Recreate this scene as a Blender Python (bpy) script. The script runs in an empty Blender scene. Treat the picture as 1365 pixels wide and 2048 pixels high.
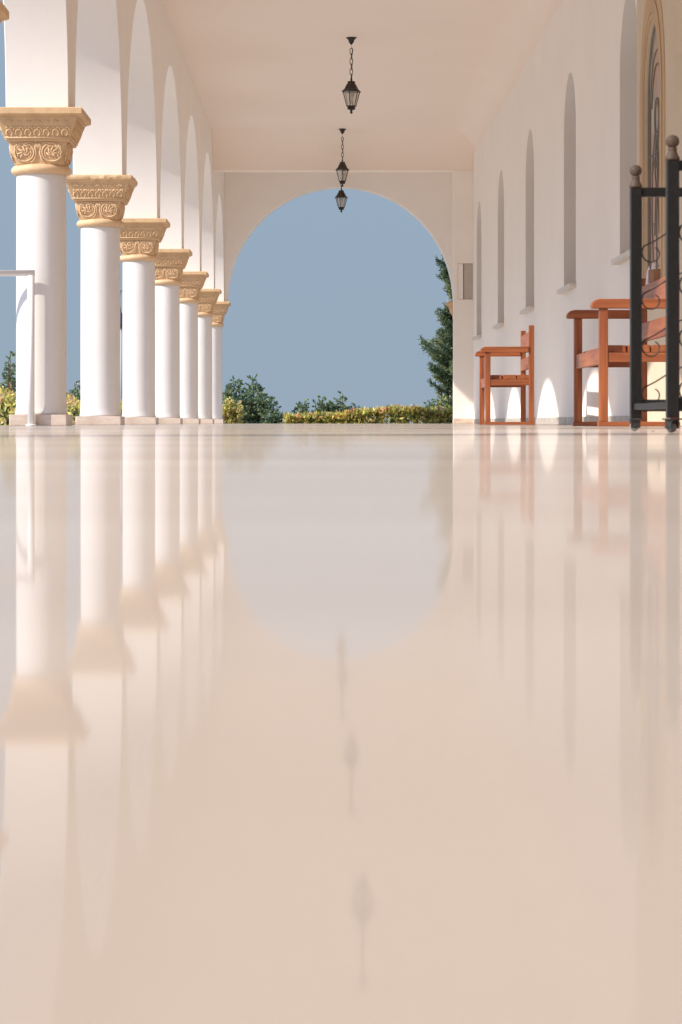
import bpy, bmesh, math, random
from mathutils import Vector, Matrix
random.seed(7)
C = bpy.context.scene.collection
PI = math.pi

# ------------------------------------------------------------------ materials
def lin(r, g, b):
    f = lambda c: (c/255/12.92) if c/255 <= .04045 else ((c/255+.055)/1.055)**2.4
    return (f(r), f(g), f(b), 1)

def mat(name, col, rough=.6, var=.0, scale=3.0, bump=.0, bscale=40.0, spec=.5, metal=0., coat=0., col2=None, stretch=(1,1,1)):
    m = bpy.data.materials.new(name); m.use_nodes = True
    nt = m.node_tree; N = nt.nodes; L = nt.links
    b = N['Principled BSDF']
    c = tuple(col)+((1,) if len(col) == 3 else ())
    b.inputs['Base Color'].default_value = c
    b.inputs['Roughness'].default_value = rough
    b.inputs['Metallic'].default_value = metal
    b.inputs['Specular IOR Level'].default_value = spec
    b.inputs['Coat Weight'].default_value = coat
    tc = N.new('ShaderNodeTexCoord'); mp = N.new('ShaderNodeMapping')
    mp.inputs['Scale'].default_value = stretch
    L.new(tc.outputs['Object'], mp.inputs['Vector'])
    if var > 0 or col2:
        n = N.new('ShaderNodeTexNoise'); n.inputs['Scale'].default_value = scale
        n.inputs['Detail'].default_value = 6; n.inputs['Roughness'].default_value = .62
        L.new(mp.outputs[0], n.inputs['Vector'])
        r = N.new('ShaderNodeValToRGB')
        c2 = tuple(col2)+(1,) if col2 else tuple(max(0, v*(1-var)) for v in c[:3])+(1,)
        r.color_ramp.elements[0].position = .32; r.color_ramp.elements[0].color = c2
        r.color_ramp.elements[1].position = .62; r.color_ramp.elements[1].color = c
        L.new(n.outputs['Fac'], r.inputs['Fac']); L.new(r.outputs['Color'], b.inputs['Base Color'])
    if bump > 0:
        n2 = N.new('ShaderNodeTexNoise'); n2.inputs['Scale'].default_value = bscale
        n2.inputs['Detail'].default_value = 5
        L.new(mp.outputs[0], n2.inputs['Vector'])
        bp = N.new('ShaderNodeBump'); bp.inputs['Strength'].default_value = bump
        bp.inputs['Distance'].default_value = .01
        L.new(n2.outputs['Fac'], bp.inputs['Height']); L.new(bp.outputs[0], b.inputs['Normal'])
    return m

WALL = mat('white_plaster', (.90,.845,.79), .75, .035, 1.3, .12, 9, .25)
CEIL = mat('cream_ceiling_paint', (.90,.80,.715), .8, .02, .5, .1, 4, .2)
SHAFT = mat('white_column_paint', (.78,.745,.71), .6, .05, 2.0, .12, 14, .3)
OCHRE = mat('ochre_capital_paint', (.69,.46,.255), .65, .16, 9, .35, 60, .3)
OCHRE2 = mat('ochre_carving_paint', (.77,.53,.31), .65, .12, 14, .3, 80, .3)
CREAM = mat('cream_portal_paint', (.66,.54,.40), .7, .06, 1.6, .2, 12, .25)
TAN = mat('tan_moulding_paint', (.56,.39,.235), .7, .08, 2.6, .2, 20, .25)
BASE = mat('plinth_marble', (.66,.55,.46), .35, .0, 5, .1, 30, .4, col2=(.50,.37,.27), stretch=(1,1,2.5))
SKIRT = mat('skirting_marble', (.56,.50,.44), .4, .0, 14, .1, 30, .4, col2=(.36,.33,.29), stretch=(1,1,.6))
SILL = mat('sill_marble', (.72,.65,.58), .4, .2, 16, .1, 40, .4)
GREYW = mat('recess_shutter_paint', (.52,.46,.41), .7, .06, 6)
BLACK = mat('black_iron', (.006,.0055,.0055), .45, .3, 30, .3, 60, .4)
DIRON = mat('worn_iron', (.045,.04,.037), .55, .5, 25, .3, 60, .4)
BRONZE = mat('dark_bronze_lamp', (.035,.024,.017), .5, .4, 30, .2, 60, .4)
KNOB = mat('brown_knob_paint', (.095,.062,.045), .6, .35, 40, .2, 80, .3)
WHITEM = mat('white_rail_paint', (.82,.80,.78), .35, .03, 5, .0, 10, .5)
BARK = mat('bark', (.10,.07,.045), .9, .4, 20, .5, 40)
BULB = mat('bulb_glass', (.75,.72,.66), .2)
RUBBER = mat('grey_rubber_wheel', (.33,.31,.30), .6, .2, 40)
RUBBER2 = mat('dark_rubber_wheel', (.10,.095,.09), .6, .2, 40)
LEAD = mat('lead_came', (.19,.165,.135), .6)
PINKCLOTH = mat('mauve_cloth', (.52,.39,.36), .85, .2, 20, .3, 60, .2)
PAPER = mat('white_paper', (.74,.70,.72), .8, .08, 20, .2, 60, .2)
TERRA = mat('brown_box_card', (.30,.15,.08), .7, .2, 20)
PETAL = mat('pink_petal', (.58,.25,.19), .6, .3, 60)
DRYLEAF = mat('dry_leaf', (.22,.12,.07), .8, .3, 60)
NAVY = mat('navy_lamp_hood', (.03,.035,.07), .5)
PALEPOLE = mat('pale_grey_pole', (.45,.47,.45), .6)

def wood_mat(name, ax):
    m = bpy.data.materials.new(name); m.use_nodes = True
    nt = m.node_tree; N = nt.nodes; L = nt.links; b = N['Principled BSDF']
    tc = N.new('ShaderNodeTexCoord'); mp = N.new('ShaderNodeMapping')
    s = [38, 38, 38]; s[ax] = 2.2
    mp.inputs['Scale'].default_value = s
    L.new(tc.outputs['Object'], mp.inputs['Vector'])
    n = N.new('ShaderNodeTexNoise'); n.inputs['Scale'].default_value = 1; n.inputs['Detail'].default_value = 5
    L.new(mp.outputs[0], n.inputs['Vector'])
    r = N.new('ShaderNodeValToRGB')
    r.color_ramp.elements[0].position = .3; r.color_ramp.elements[0].color = (.20,.048,.016,1)
    r.color_ramp.elements[1].position = .7; r.color_ramp.elements[1].color = (.41,.125,.037,1)
    L.new(n.outputs['Fac'], r.inputs['Fac'])
    # knots
    v = N.new('ShaderNodeTexVoronoi'); v.inputs['Scale'].default_value = 3.1
    L.new(tc.outputs['Object'], v.inputs['Vector'])
    kr = N.new('ShaderNodeValToRGB'); kr.color_ramp.elements[0].position = .04; kr.color_ramp.elements[0].color = (.30,.2,.2,1)
    kr.color_ramp.elements[1].position = .085; kr.color_ramp.elements[1].color = (1,1,1,1)
    L.new(v.outputs['Distance'], kr.inputs['Fac'])
    mx = N.new('ShaderNodeMixRGB'); mx.blend_type = 'MULTIPLY'; mx.inputs[0].default_value = 1
    L.new(r.outputs['Color'], mx.inputs[1]); L.new(kr.outputs['Color'], mx.inputs[2])
    L.new(mx.outputs[0], b.inputs['Base Color'])
    b.inputs['Roughness'].default_value = .48; b.inputs['Coat Weight'].default_value = .15
    b.inputs['Coat Roughness'].default_value = .3
    return m
WX, WY, WZ = wood_mat('varnished_wood_across', 0), wood_mat('varnished_wood_along', 1), wood_mat('varnished_wood_upright', 2)

def glass_mat(name, col, alpha_mix):
    m = bpy.data.materials.new(name); m.use_nodes = True
    nt = m.node_tree; N = nt.nodes; L = nt.links
    N.remove(N['Principled BSDF']); out = N['Material Output']
    t = N.new('ShaderNodeBsdfTransparent'); t.inputs[0].default_value = (*col, 1)
    g = N.new('ShaderNodeBsdfGlossy'); g.inputs['Roughness'].default_value = .12
    d = N.new('ShaderNodeBsdfDiffuse'); d.inputs[0].default_value = (.6,.55,.48,1)
    x1 = N.new('ShaderNodeMixShader'); x1.inputs[0].default_value = .4
    x2 = N.new('ShaderNodeMixShader'); x2.inputs[0].default_value = alpha_mix
    L.new(g.outputs[0], x1.inputs[1]); L.new(d.outputs[0], x1.inputs[2])
    L.new(t.outputs[0], x2.inputs[1]); L.new(x1.outputs[0], x2.inputs[2]); L.new(x2.outputs[0], out.inputs[0])
    return m
GLASS = glass_mat('lamp_glass', (.93,.9,.85), .28)

def floor_mat():
    m = bpy.data.materials.new('polished_marble_floor'); m.use_nodes = True
    nt = m.node_tree; N = nt.nodes; L = nt.links
    N.remove(N['Principled BSDF']); out = N['Material Output']
    tc = N.new('ShaderNodeTexCoord')
    # tile to tile tone
    br = N.new('ShaderNodeTexBrick'); br.offset = 0.0
    br.inputs['Scale'].default_value = 1; br.inputs['Brick Width'].default_value = 3.7; br.inputs['Row Height'].default_value = 3.74
    br.inputs['Mortar Size'].default_value = .012
    br.inputs['Color1'].default_value = (.59,.53,.462,1); br.inputs['Color2'].default_value = (.565,.51,.45,1)
    br.inputs['Mortar'].default_value = (.36,.29,.23,1)
    mpb = N.new('ShaderNodeMapping'); mpb.inputs['Location'].default_value = (1.7, -1.96, 0)
    L.new(tc.outputs['Object'], mpb.inputs['Vector'])
    L.new(mpb.outputs[0], br.inputs['Vector'])
    n = N.new('ShaderNodeTexNoise'); n.inputs['Scale'].default_value = .8; n.inputs['Detail'].default_value = 7; n.inputs['Distortion'].default_value = 1.2
    L.new(tc.outputs['Object'], n.inputs['Vector'])
    r = N.new('ShaderNodeValToRGB')
    r.color_ramp.elements[0].position = .35; r.color_ramp.elements[0].color = (.88,.86,.85,1)
    r.color_ramp.elements[1].position = .6; r.color_ramp.elements[1].color = (1,1,1,1)
    L.new(n.outputs['Fac'], r.inputs['Fac'])
    mx = N.new('ShaderNodeMixRGB'); mx.blend_type = 'MULTIPLY'; mx.inputs[0].default_value = 1
    L.new(br.outputs['Color'], mx.inputs[1]); L.new(r.outputs['Color'], mx.inputs[2])
    # broad cloudy patches and faint bands of the marble
    mpc = N.new('ShaderNodeMapping'); mpc.inputs['Scale'].default_value = (.38, 3.0, 1); L.new(tc.outputs['Object'], mpc.inputs['Vector'])
    nc = N.new('ShaderNodeTexNoise'); nc.inputs['Scale'].default_value = 1.1; nc.inputs['Detail'].default_value = 3; L.new(mpc.outputs[0], nc.inputs['Vector'])
    rc = N.new('ShaderNodeValToRGB'); rc.color_ramp.elements[0].position = .36; rc.color_ramp.elements[0].color = (.84,.795,.765,1)
    rc.color_ramp.elements[1].position = .60; rc.color_ramp.elements[1].color = (1,1,1,1)
    L.new(nc.outputs['Fac'], rc.inputs['Fac'])
    mxc = N.new('ShaderNodeMixRGB'); mxc.blend_type = 'MULTIPLY'; mxc.inputs[0].default_value = 1
    L.new(mx.outputs[0], mxc.inputs[1]); L.new(rc.outputs['Color'], mxc.inputs[2]); mx = mxc
    d = N.new('ShaderNodeBsdfDiffuse'); L.new(mx.outputs[0], d.inputs[0])
    g = N.new('ShaderNodeBsdfGlossy'); g.inputs['Color'].default_value = (.98,.98,1,1)
    rr = N.new('ShaderNodeMapRange'); rr.inputs['To Min'].default_value = .018; rr.inputs['To Max'].default_value = .060
    L.new(n.outputs['Fac'], rr.inputs['Value']); L.new(rr.outputs[0], g.inputs['Roughness'])
    lw = N.new('ShaderNodeLayerWeight'); lw.inputs['Blend'].default_value = .5
    mr = N.new('ShaderNodeMapRange')
    mr.inputs['From Min'].default_value = .70; mr.inputs['From Max'].default_value = 1.0
    mr.inputs['To Min'].default_value = .13; mr.inputs['To Max'].default_value = .38
    L.new(lw.outputs['Facing'], mr.inputs['Value'])
    ms = N.new('ShaderNodeMixShader')
    L.new(mr.outputs[0], ms.inputs[0]); L.new(d.outputs[0], ms.inputs[1]); L.new(g.outputs[0], ms.inputs[2])
    L.new(ms.outputs[0], out.inputs[0])
    return m
FLOOR = floor_mat()
PAVE = mat('pale_bounce_paving', (.46,.41,.35), .8, .15, 3, .3, 20)
EARTH = mat('dry_earth', (.30,.25,.17), .9, .3, .2, .4, 3, col2=(.16,.17,.08))

def stained_mat():
    m = bpy.data.materials.new('stained_glass'); m.use_nodes = True
    nt = m.node_tree; N = nt.nodes; L = nt.links; b = N['Principled BSDF']
    tc = N.new('ShaderNodeTexCoord'); mp = N.new('ShaderNodeMapping'); mp.inputs['Scale'].default_value = (1, 5, 1.6)
    L.new(tc.outputs['Object'], mp.inputs[0])
    v = N.new('ShaderNodeTexVoronoi'); v.inputs['Scale'].default_value = 2.2
    L.new(mp.outputs[0], v.inputs['Vector'])
    sx = N.new('ShaderNodeSeparateXYZ'); L.new(v.outputs['Color'], sx.inputs[0])
    r = N.new('ShaderNodeValToRGB'); r.color_ramp.interpolation = 'CONSTANT'
    cols = [(.0,(.40,.34,.27)),(.25,(.50,.42,.33)),(.45,(.50,.27,.19)),(.62,(.34,.30,.25)),(.8,(.60,.48,.36)),(.92,(.32,.34,.32))]
    e = r.color_ramp.elements; e[0].position = 0; e[0].color = (*cols[0][1],1); e[1].position = cols[1][0]; e[1].color = (*cols[1][1],1)
    for p, c in cols[2:]:
        k = e.new(p); k.color = (*c,1)
    L.new(sx.outputs[0], r.inputs[0])
    sz = N.new('ShaderNodeSeparateXYZ'); L.new(tc.outputs['Object'], sz.inputs[0])
    mr = N.new('ShaderNodeMapRange'); mr.inputs['From Min'].default_value = 2.15; mr.inputs['From Max'].default_value = 2.05
    L.new(sz.outputs['Z'], mr.inputs['Value'])
    mx = N.new('ShaderNodeMixRGB'); mx.inputs[2].default_value = (.52,.26,.17,1)
    ml = N.new('ShaderNodeMath'); ml.operation = 'MULTIPLY'; ml.inputs[1].default_value = .75
    L.new(mr.outputs[0], ml.inputs[0]); L.new(ml.outputs[0], mx.inputs[0])
    L.new(r.outputs[0], mx.inputs[1]); L.new(mx.outputs[0], b.inputs['Base Color'])
    b.inputs['Roughness'].default_value = .35
    return m
STAIN = stained_mat()

def leaf_mat(name, col, tr=.35):
    m = bpy.data.materials.new(name); m.use_nodes = True
    nt = m.node_tree; N = nt.nodes; L = nt.links
    N.remove(N['Principled BSDF']); out = N['Material Output']
    geo = N.new('ShaderNodeNewGeometry')
    hs = N.new('ShaderNodeHueSaturation'); hs.inputs['Color'].default_value = (*col, 1)
    mr = N.new('ShaderNodeMapRange'); mr.inputs['To Min'].default_value = .6; mr.inputs['To Max'].default_value = 1.35
    L.new(geo.outputs['Random Per Island'], mr.inputs['Value']); L.new(mr.outputs[0], hs.inputs['Value'])
    d = N.new('ShaderNodeBsdfPrincipled'); d.inputs['Roughness'].default_value = .45
    t = N.new('ShaderNodeBsdfTranslucent')
    L.new(hs.outputs[0], d.inputs['Base Color']); L.new(hs.outputs[0], t.inputs[0])
    x = N.new('ShaderNodeMixShader'); x.inputs[0].default_value = tr
    L.new(d.outputs[0], x.inputs[1]); L.new(t.outputs[0], x.inputs[2]); L.new(x.outputs[0], out.inputs[0])
    return m
LYEL = leaf_mat('leaf_yellow', (.70,.62,.17)); LGRN = leaf_mat('leaf_olive', (.36,.40,.10)); LDRK = leaf_mat('leaf_dark', (.10,.14,.05))
LRED = leaf_mat('leaf_pink', (.80,.34,.24)); LTAN = leaf_mat('leaf_tan', (.74,.60,.30))
SG1 = leaf_mat('shrub_leaf', (.20,.29,.13)); SG2 = leaf_mat('shrub_leaf_blue', (.14,.22,.15)); SG3 = leaf_mat('shrub_leaf_light', (.33,.40,.20))
CG1 = leaf_mat('conifer_green', (.15,.21,.10), .3); CG2 = leaf_mat('conifer_dark', (.08,.12,.065), .3); CG3 = leaf_mat('conifer_olive', (.29,.31,.13), .3)

# ------------------------------------------------------------------ object helpers
def obj(name, bm, m, parent=None, bevel=0, smooth=False, loc=None):
    me = bpy.data.meshes.new(name)
    bmesh.ops.recalc_face_normals(bm, faces=bm.faces)
    bm.to_mesh(me); bm.free()
    ms = m if isinstance(m, (list, tuple)) else [m]
    for k in ms: me.materials.append(k)
    if smooth:
        for p in me.polygons: p.use_smooth = True
    o = bpy.data.objects.new(name, me); C.objects.link(o)
    if parent: o.parent = parent
    if loc: o.location = loc
    if name.endswith('wall') and smooth is False:
        for p in me.polygons: p.use_smooth = True
        me.set_sharp_from_angle(angle=math.radians(28))
    if bevel:
        md = o.modifiers.new('bevel', 'BEVEL'); md.width = bevel; md.segments = 2; md.limit_method = 'ANGLE'; md.angle_limit = math.radians(40)
    return o
def tag(o, label=None, cat=None, group=None, kind=None):
    if cat and not kind: kind = 'thing'
    if label: o['label'] = label
    if cat: o['category'] = cat
    if group: o['group'] = group
    if kind: o['kind'] = kind
    return o
def thing(name, label, cat, loc=(0,0,0), rz=0, group=None):
    o = bpy.data.objects.new(name, None); C.objects.link(o); o.location = loc; o.rotation_euler = (0,0,rz)
    return tag(o, label, cat, group)
def children(o): return [c for c in bpy.data.objects if c.parent == o]
def copy_tree(o, parent=None):
    c = o.copy(); C.objects.link(c); c.parent = parent
    for ch in children(o): copy_tree(ch, c)
    return c
def box(bm, x0, x1, y0, y1, z0, z1, mi=0):
    v = [bm.verts.new(p) for p in ((x0,y0,z0),(x1,y0,z0),(x1,y1,z0),(x0,y1,z0),(x0,y0,z1),(x1,y0,z1),(x1,y1,z1),(x0,y1,z1))]
    for q in ((0,3,2,1),(4,5,6,7),(0,1,5,4),(1,2,6,5),(2,3,7,6),(3,0,4,7)):
        f = bm.faces.new([v[i] for i in q]); f.material_index = mi
    return bm
def bx(*a):
    return box(bmesh.new(), *a)
def lathe(bm, prof, seg=32, c=(0,0), cap=True, phase=0):
    rings = []
    for r, z in prof:
        rings.append([bm.verts.new((c[0]+r*math.cos(2*PI*(k/seg)+phase), c[1]+r*math.sin(2*PI*(k/seg)+phase), z)) for k in range(seg)])
    for a, b in zip(rings, rings[1:]):
        for k in range(seg):
            bm.faces.new((a[k], a[(k+1)%seg], b[(k+1)%seg], b[k]))
    if cap:
        bm.faces.new(rings[0][::-1]); bm.faces.new(rings[-1])
    return bm
def tube(bm, pts, r, seg=8, closed=False, taper=None):
    pts = [Vector(p) for p in pts]; n = len(pts); rings = []
    up = None
    for i in range(n):
        if closed: d = pts[(i+1)%n]-pts[i-1]
        else: d = pts[min(i+1,n-1)]-pts[max(i-1,0)]
        d.normalize()
        if up is None:
            up = Vector((0,0,1)) if abs(d.z) < .9 else Vector((1,0,0))
        up = (up - d*up.dot(d))
        if up.length < 1e-4: up = d.orthogonal()
        up.normalize(); s = d.cross(up)
        rr = r if taper is None else r*(1+(taper-1)*i/(n-1))
        rings.append([bm.verts.new(pts[i]+(s*math.cos(2*PI*k/seg)+up*math.sin(2*PI*k/seg))*rr) for k in range(seg)])
    m = n if closed else n-1
    for i in range(m):
        a, b = rings[i], rings[(i+1)%n]
        for k in range(seg):
            bm.faces.new((a[k], a[(k+1)%seg], b[(k+1)%seg], b[k]))
    if not closed:
        bm.faces.new(rings[0][::-1]); bm.faces.new(rings[-1])
    return bm

# wall with arched openings: u along the wall, z up, w through its thickness
def arch_wall(bm, u0, u1, z0, z1, t, ops, P, seg=72):
    """ops: (centre, half width, sill z, spring z, rise) sorted; P(u,z,w)->xyz"""
    def quad(a, b, c, d):
        try: bm.faces.new([bm.verts.new(P(*q)) for q in (a,b,c,d)])
        except ValueError: pass
    def both(a, b, c, d):
        quad((*a,0),(*b,0),(*c,0),(*d,0)); quad((*a,t),(*b,t),(*c,t),(*d,t))
    def solid(a, b):
        if b-a < 1e-5: return
        both((a,z0),(b,z0),(b,z1),(a,z1)); quad((a,z0,0),(b,z0,0),(b,z0,t),(a,z0,t))
        quad((a,z1,0),(b,z1,0),(b,z1,t),(a,z1,t))
    cur = u0
    for (c, h, zs, zp, rise) in ops:
        solid(cur, c-h)
        pts = [(c-h*math.cos(PI*k/seg), zp+rise*math.sin(PI*k/seg)) for k in range(seg+1)]
        for a, b in zip(pts, pts[1:]):
            both(a, b, (b[0],z1), (a[0],z1)); quad((*a,0),(*b,0),(*b,t),(*a,t))
            quad((a[0],z1,0),(b[0],z1,0),(b[0],z1,t),(a[0],z1,t))
        for s in (-1, 1):
            zb = max(zs, z0)
            if zp-zb > 1e-5: quad((c+s*h,zb,0),(c+s*h,zp,0),(c+s*h,zp,t),(c+s*h,zb,t))
        if zs > z0:
            both((c-h,z0),(c+h,z0),(c+h,zs),(c-h,zs)); quad((c-h,zs,0),(c+h,zs,0),(c+h,zs,t),(c-h,zs,t))
            quad((c-h,z0,0),(c+h,z0,0),(c+h,z0,t),(c-h,z0,t))
        cur = c+h
    solid(cur, u1)
    quad((u0,z0,0),(u0,z1,0),(u0,z1,t),(u0,z0,t)); quad((u1,z0,0),(u1,z1,0),(u1,z1,t),(u1,z0,t))
    bmesh.ops.remove_doubles(bm, verts=bm.verts, dist=1e-4)
    return bm

# ------------------------------------------------------------------ key dimensions
XA0, XA1 = -2.37, -1.897          # arcade wall outer / inner face
XC = -2.130                        # column axis
XW = 2.65                          # side wall face
ZC = 5.088                          # ceiling
ZCAP = 2.377
BAY = 4.77
cols = [-11.4, -6.5, -1.65] + [17.86 + BAY*k for k in range(-3, 6)] + [46.0]      # column axis positions

# ------------------------------------------------------------------ ground, floor, ceiling
tag(obj('floor', bx(-2.62, XW+.02, -14, 46.62, -.12, 0), FLOOR), kind='structure')
tag(obj('step', bx(-3.0, 3.6, -14, 47.0, -.30, -.124), BASE), kind='structure')
tag(obj('unseen_bounce_paving', bx(-26, -3.004, -14, 60, -.36, -.29), PAVE), kind='structure')  # added out of view, kept wide and pale to bounce sunlight onto the ceiling
bm = bmesh.new(); v = [bm.verts.new(p) for p in ((-2500,-400,-.40),(2500,-400,-.40),(2500,4500,-.40),(-2500,4500,-.40))]; bm.faces.new(v)
tag(obj('ground', bm, EARTH), kind='structure')
tag(obj('ceiling', bx(XA1-.001, XW, -14, 46.0, ZC, ZC+.35), CEIL), kind='structure')

# ------------------------------------------------------------------ arcade wall
ops = []
for a, b in zip(cols, cols[1:]):
    h = (b-a)/2 - .235
    ops.append(((a+b)/2, h, ZCAP, ZCAP, 2.15 if h > 2.0 else 2.15*h/2.15))
bm = arch_wall(bmesh.new(), cols[0]-.235, cols[-1]+.235, ZCAP, ZC+.8, XA1-XA0, ops, lambda u,z,w: (XA0+w, u, z))
o = obj('arcade_wall', bm, WALL, bevel=.006)
tag(o, 'white plastered arcade wall of round arches resting on the row of ochre capitals', 'wall')

# ------------------------------------------------------------------ side wall with windows
wins = [20.25+4.81*k for k in range(-7, 5)]
wins = [w for w in wins if w > 19.5]
bm = arch_wall(bmesh.new(), 19.40, 46.4, 0, ZC+.6, .25, [(w, .60, 1.47, 3.13, .62) for w in wins], lambda u,z,w: (XW+w, u, z))
box(bm, XW, XW+.25, -14, 19.40, 0, ZC+.6)
side = obj('side_wall', bm, WALL)
tag(side, 'long white plastered wall on the right with narrow round-headed window recesses', 'wall')
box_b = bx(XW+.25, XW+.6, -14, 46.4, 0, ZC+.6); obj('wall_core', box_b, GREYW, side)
wl = ['nearest tall window recess, just behind the black stand', 'second window recess from the stand', 'middle window recess', 'fourth window recess, above the far bench', 'farthest and narrowest looking window recess']
for i, w in enumerate(wins):
    bm = bmesh.new()
    arch = lambda r, n=20: [(w-r*math.cos(PI*k/n), 3.13+r*1.03*math.sin(PI*k/n)) for k in range(n+1)]
    pts = [(w-.58,1.49)]+arch(.58)+[(w+.58,1.49)]
    for s in range(len(pts)):
        a = pts[s]; b = pts[(s+1) % len(pts)]
        tube(bm, [(XW+.235,a[0],a[1]),(XW+.235,b[0],b[1])], .022, 5)
    tube(bm, [(XW+.235,w,1.49),(XW+.235,w,3.72)], .016, 5)
    for z in (2.0, 2.6, 3.13): tube(bm, [(XW+.235,w-.58,z),(XW+.235,w+.58,z)], .012, 5)
    win = obj('window', bm, WHITEM, side)
    win['label'] = wl[i] if i < 5 else wl[4]
    b2 = bx(XW-.075, XW+.20, w-.64, w+.64, 1.425, 1.472)
    obj('sill', b2, SILL, win, bevel=.004)
    b3 = bmesh.new(); vv = [b3.verts.new((XW+.246, p[0], p[1])) for p in pts]; b3.faces.new(vv)
    obj('pane', b3, mat('window_pane', (.10,.10,.10), .15) if i == 0 else bpy.data.materials['window_pane'], win)

# skirting in separate marble lengths
bm = bmesh.new(); y = 19.45; k = 0
while y < 40.9:
    ln = min(1.18, 40.94-y)
    box(bm, XW-.014-.002*(k % 2), XW+.01, y, y+ln-.006, .001, .082); y += 1.18; k += 1
obj('skirting', bm, SKIRT, side, bevel=.002)

# ------------------------------------------------------------------ cream portal bay with stained glass
portal = thing('stained_glass_portal', 'cream painted wall bay with a pointed stained-glass window behind the black stand', 'portal')
XP = 2.60
bm = arch_wall(bmesh.new(), 13.2, 19.36, 0, ZC-.01, .049, [(18.45, .45, 1.0, 2.55, .62)], lambda u,z,w: (XP+w, u, z))
obj('surround', bm, CREAM, portal, bevel=.004)
bm = bmesh.new()
# moulding band following the arch (outer and inner ring), proud of the surround
def band(bm, r0, r1, x0, x1, c=18.45, zs=.9, zp=2.55, k1=1.38, seg=26):
    def path(r): return [(c-r, zs)]+[(c-r*math.cos(PI*k/seg), zp+r*k1*math.sin(PI*k/seg)) for k in range(seg+1)]+[(c+r, zs)]
    a, b = path(r0), path(r1)
    for i in range(len(a)-1):
        q = [bm.verts.new(p) for p in ((x0,*a[i]),(x0,*a[i+1]),(x0,*b[i+1]),(x0,*b[i]))]; bm.faces.new(q)
        q = [bm.verts.new(p) for p in ((x0,*b[i]),(x0,*b[i+1]),(x1,*b[i+1]),(x1,*b[i]))]; bm.faces.new(q)
        q = [bm.verts.new(p) for p in ((x0,*a[i]),(x0,*a[i+1]),(x1,*a[i+1]),(x1,*a[i]))]; bm.faces.new(q)
    bmesh.ops.remove_doubles(bm, verts=bm.verts, dist=1e-5)
band(bm, .455, .50, XP-.010, XP+.01); band(bm, .503, .58, XP-.014, XP+.01); band(bm, .583, .70, XP-.006, XP+.01)
obj('moulding', bm, TAN, portal)
bm = bmesh.new()
pts = [(18.0,1.0)]+[(18.45-.45*math.cos(PI*k/24), 2.55+.62*math.sin(PI*k/24)) for k in range(25)]+[(18.90,1.0)]
bm.faces.new([bm.verts.new((XP+.040, *p)) for p in pts])
gl = obj('glass_panel', bm, STAIN, portal)
bm = bmesh.new()
def lead(pl, r=.006): tube(bm, [(XP+.036, a, b) for a, b in pl], r, 5)
lead(pts+[pts[0]], .012)
for rr in (.36, .27): lead([(18.45-rr*math.cos(PI*k/24), 2.52+rr*1.2*math.sin(PI*k/24)) for k in range(25)])
for rr in (.10, .13): lead([(18.45+rr*math.cos(2*PI*k/20), 2.42+rr*1.2*math.sin(2*PI*k/20)) for k in range(21)])
for s in (-1, 1):
    lead([(18.45+s*.36, 2.52), (18.45+s*.37, 1.75), (18.45+s*.36, 1.0)])
    lead([(18.45+s*.12, 2.30), (18.45+s*.24, 2.08), (18.45+s*.27, 1.7), (18.45+s*.20, 1.25)])
    lead([(18.45+s*.05, 2.28), (18.45+s*.10, 2.0), (18.45+s*.05, 1.9), (18.45+s*.12, 1.5)])
    lead([(18.45+s*.27, 2.0), (18.45+s*.10, 2.12), (18.45, 2.02)])
lead([(18.45,2.25),(18.42,1.9),(18.47,1.6),(18.45,1.1)])
for z in (1.25, 1.6, 2.15): lead([(18.0,z),(18.9,z)])
obj('lead_lines', bm, LEAD, gl)

# ------------------------------------------------------------------ cross beam with right pier
bm = bmesh.new()
box(bm, XA1+.001, XW-.001, 41.0, 41.3, 4.42, ZC-.001)
frame = obj('cross_beam', bm, CEIL, bevel=.008)
tag(frame, 'white cross beam under the ceiling at the far end, carried by a square pier', 'beam')
# soft plaster coves where the ceiling meets the side wall and the beam (curve bulging into the corner)
def covemesh(P, L0, L1, r, n=12):
    bm = bmesh.new()
    prof = [(r*(1-math.sin(PI/2*k/n)), ZC-r*(1-math.cos(PI/2*k/n))) for k in range(n+1)]
    # prof runs from (r, ZC) on the ceiling to (0, ZC-r) on the wall
    a = [bm.verts.new(P(L0, u, z)) for u, z in prof]; b = [bm.verts.new(P(L1, u, z)) for u, z in prof]
    ca, cb = bm.verts.new(P(L0, -.001, ZC+.001)), bm.verts.new(P(L1, -.001, ZC+.001))
    for k in range(n): bm.faces.new((a[k], a[k+1], b[k+1], b[k]))
    bm.faces.new(a+[ca]); bm.faces.new(b[::-1]+[cb])
    bm.faces.new((a[0], b[0], cb, ca)); bm.faces.new((a[-1], ca, cb, b[-1]))
    return bm
def smooth_cove(o):
    for p in o.data.polygons: p.use_smooth = True
    o.data.set_sharp_from_angle(angle=math.radians(25))
smooth_cove(obj('cove', covemesh(lambda l,u,z: (XW-u, l, z), 19.41, 40.99, .42), CEIL, side))
smooth_cove(obj('cove', covemesh(lambda l,u,z: (l, 41.0-u, z), XA1+.002, XW-.002, .60), CEIL, frame))
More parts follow.
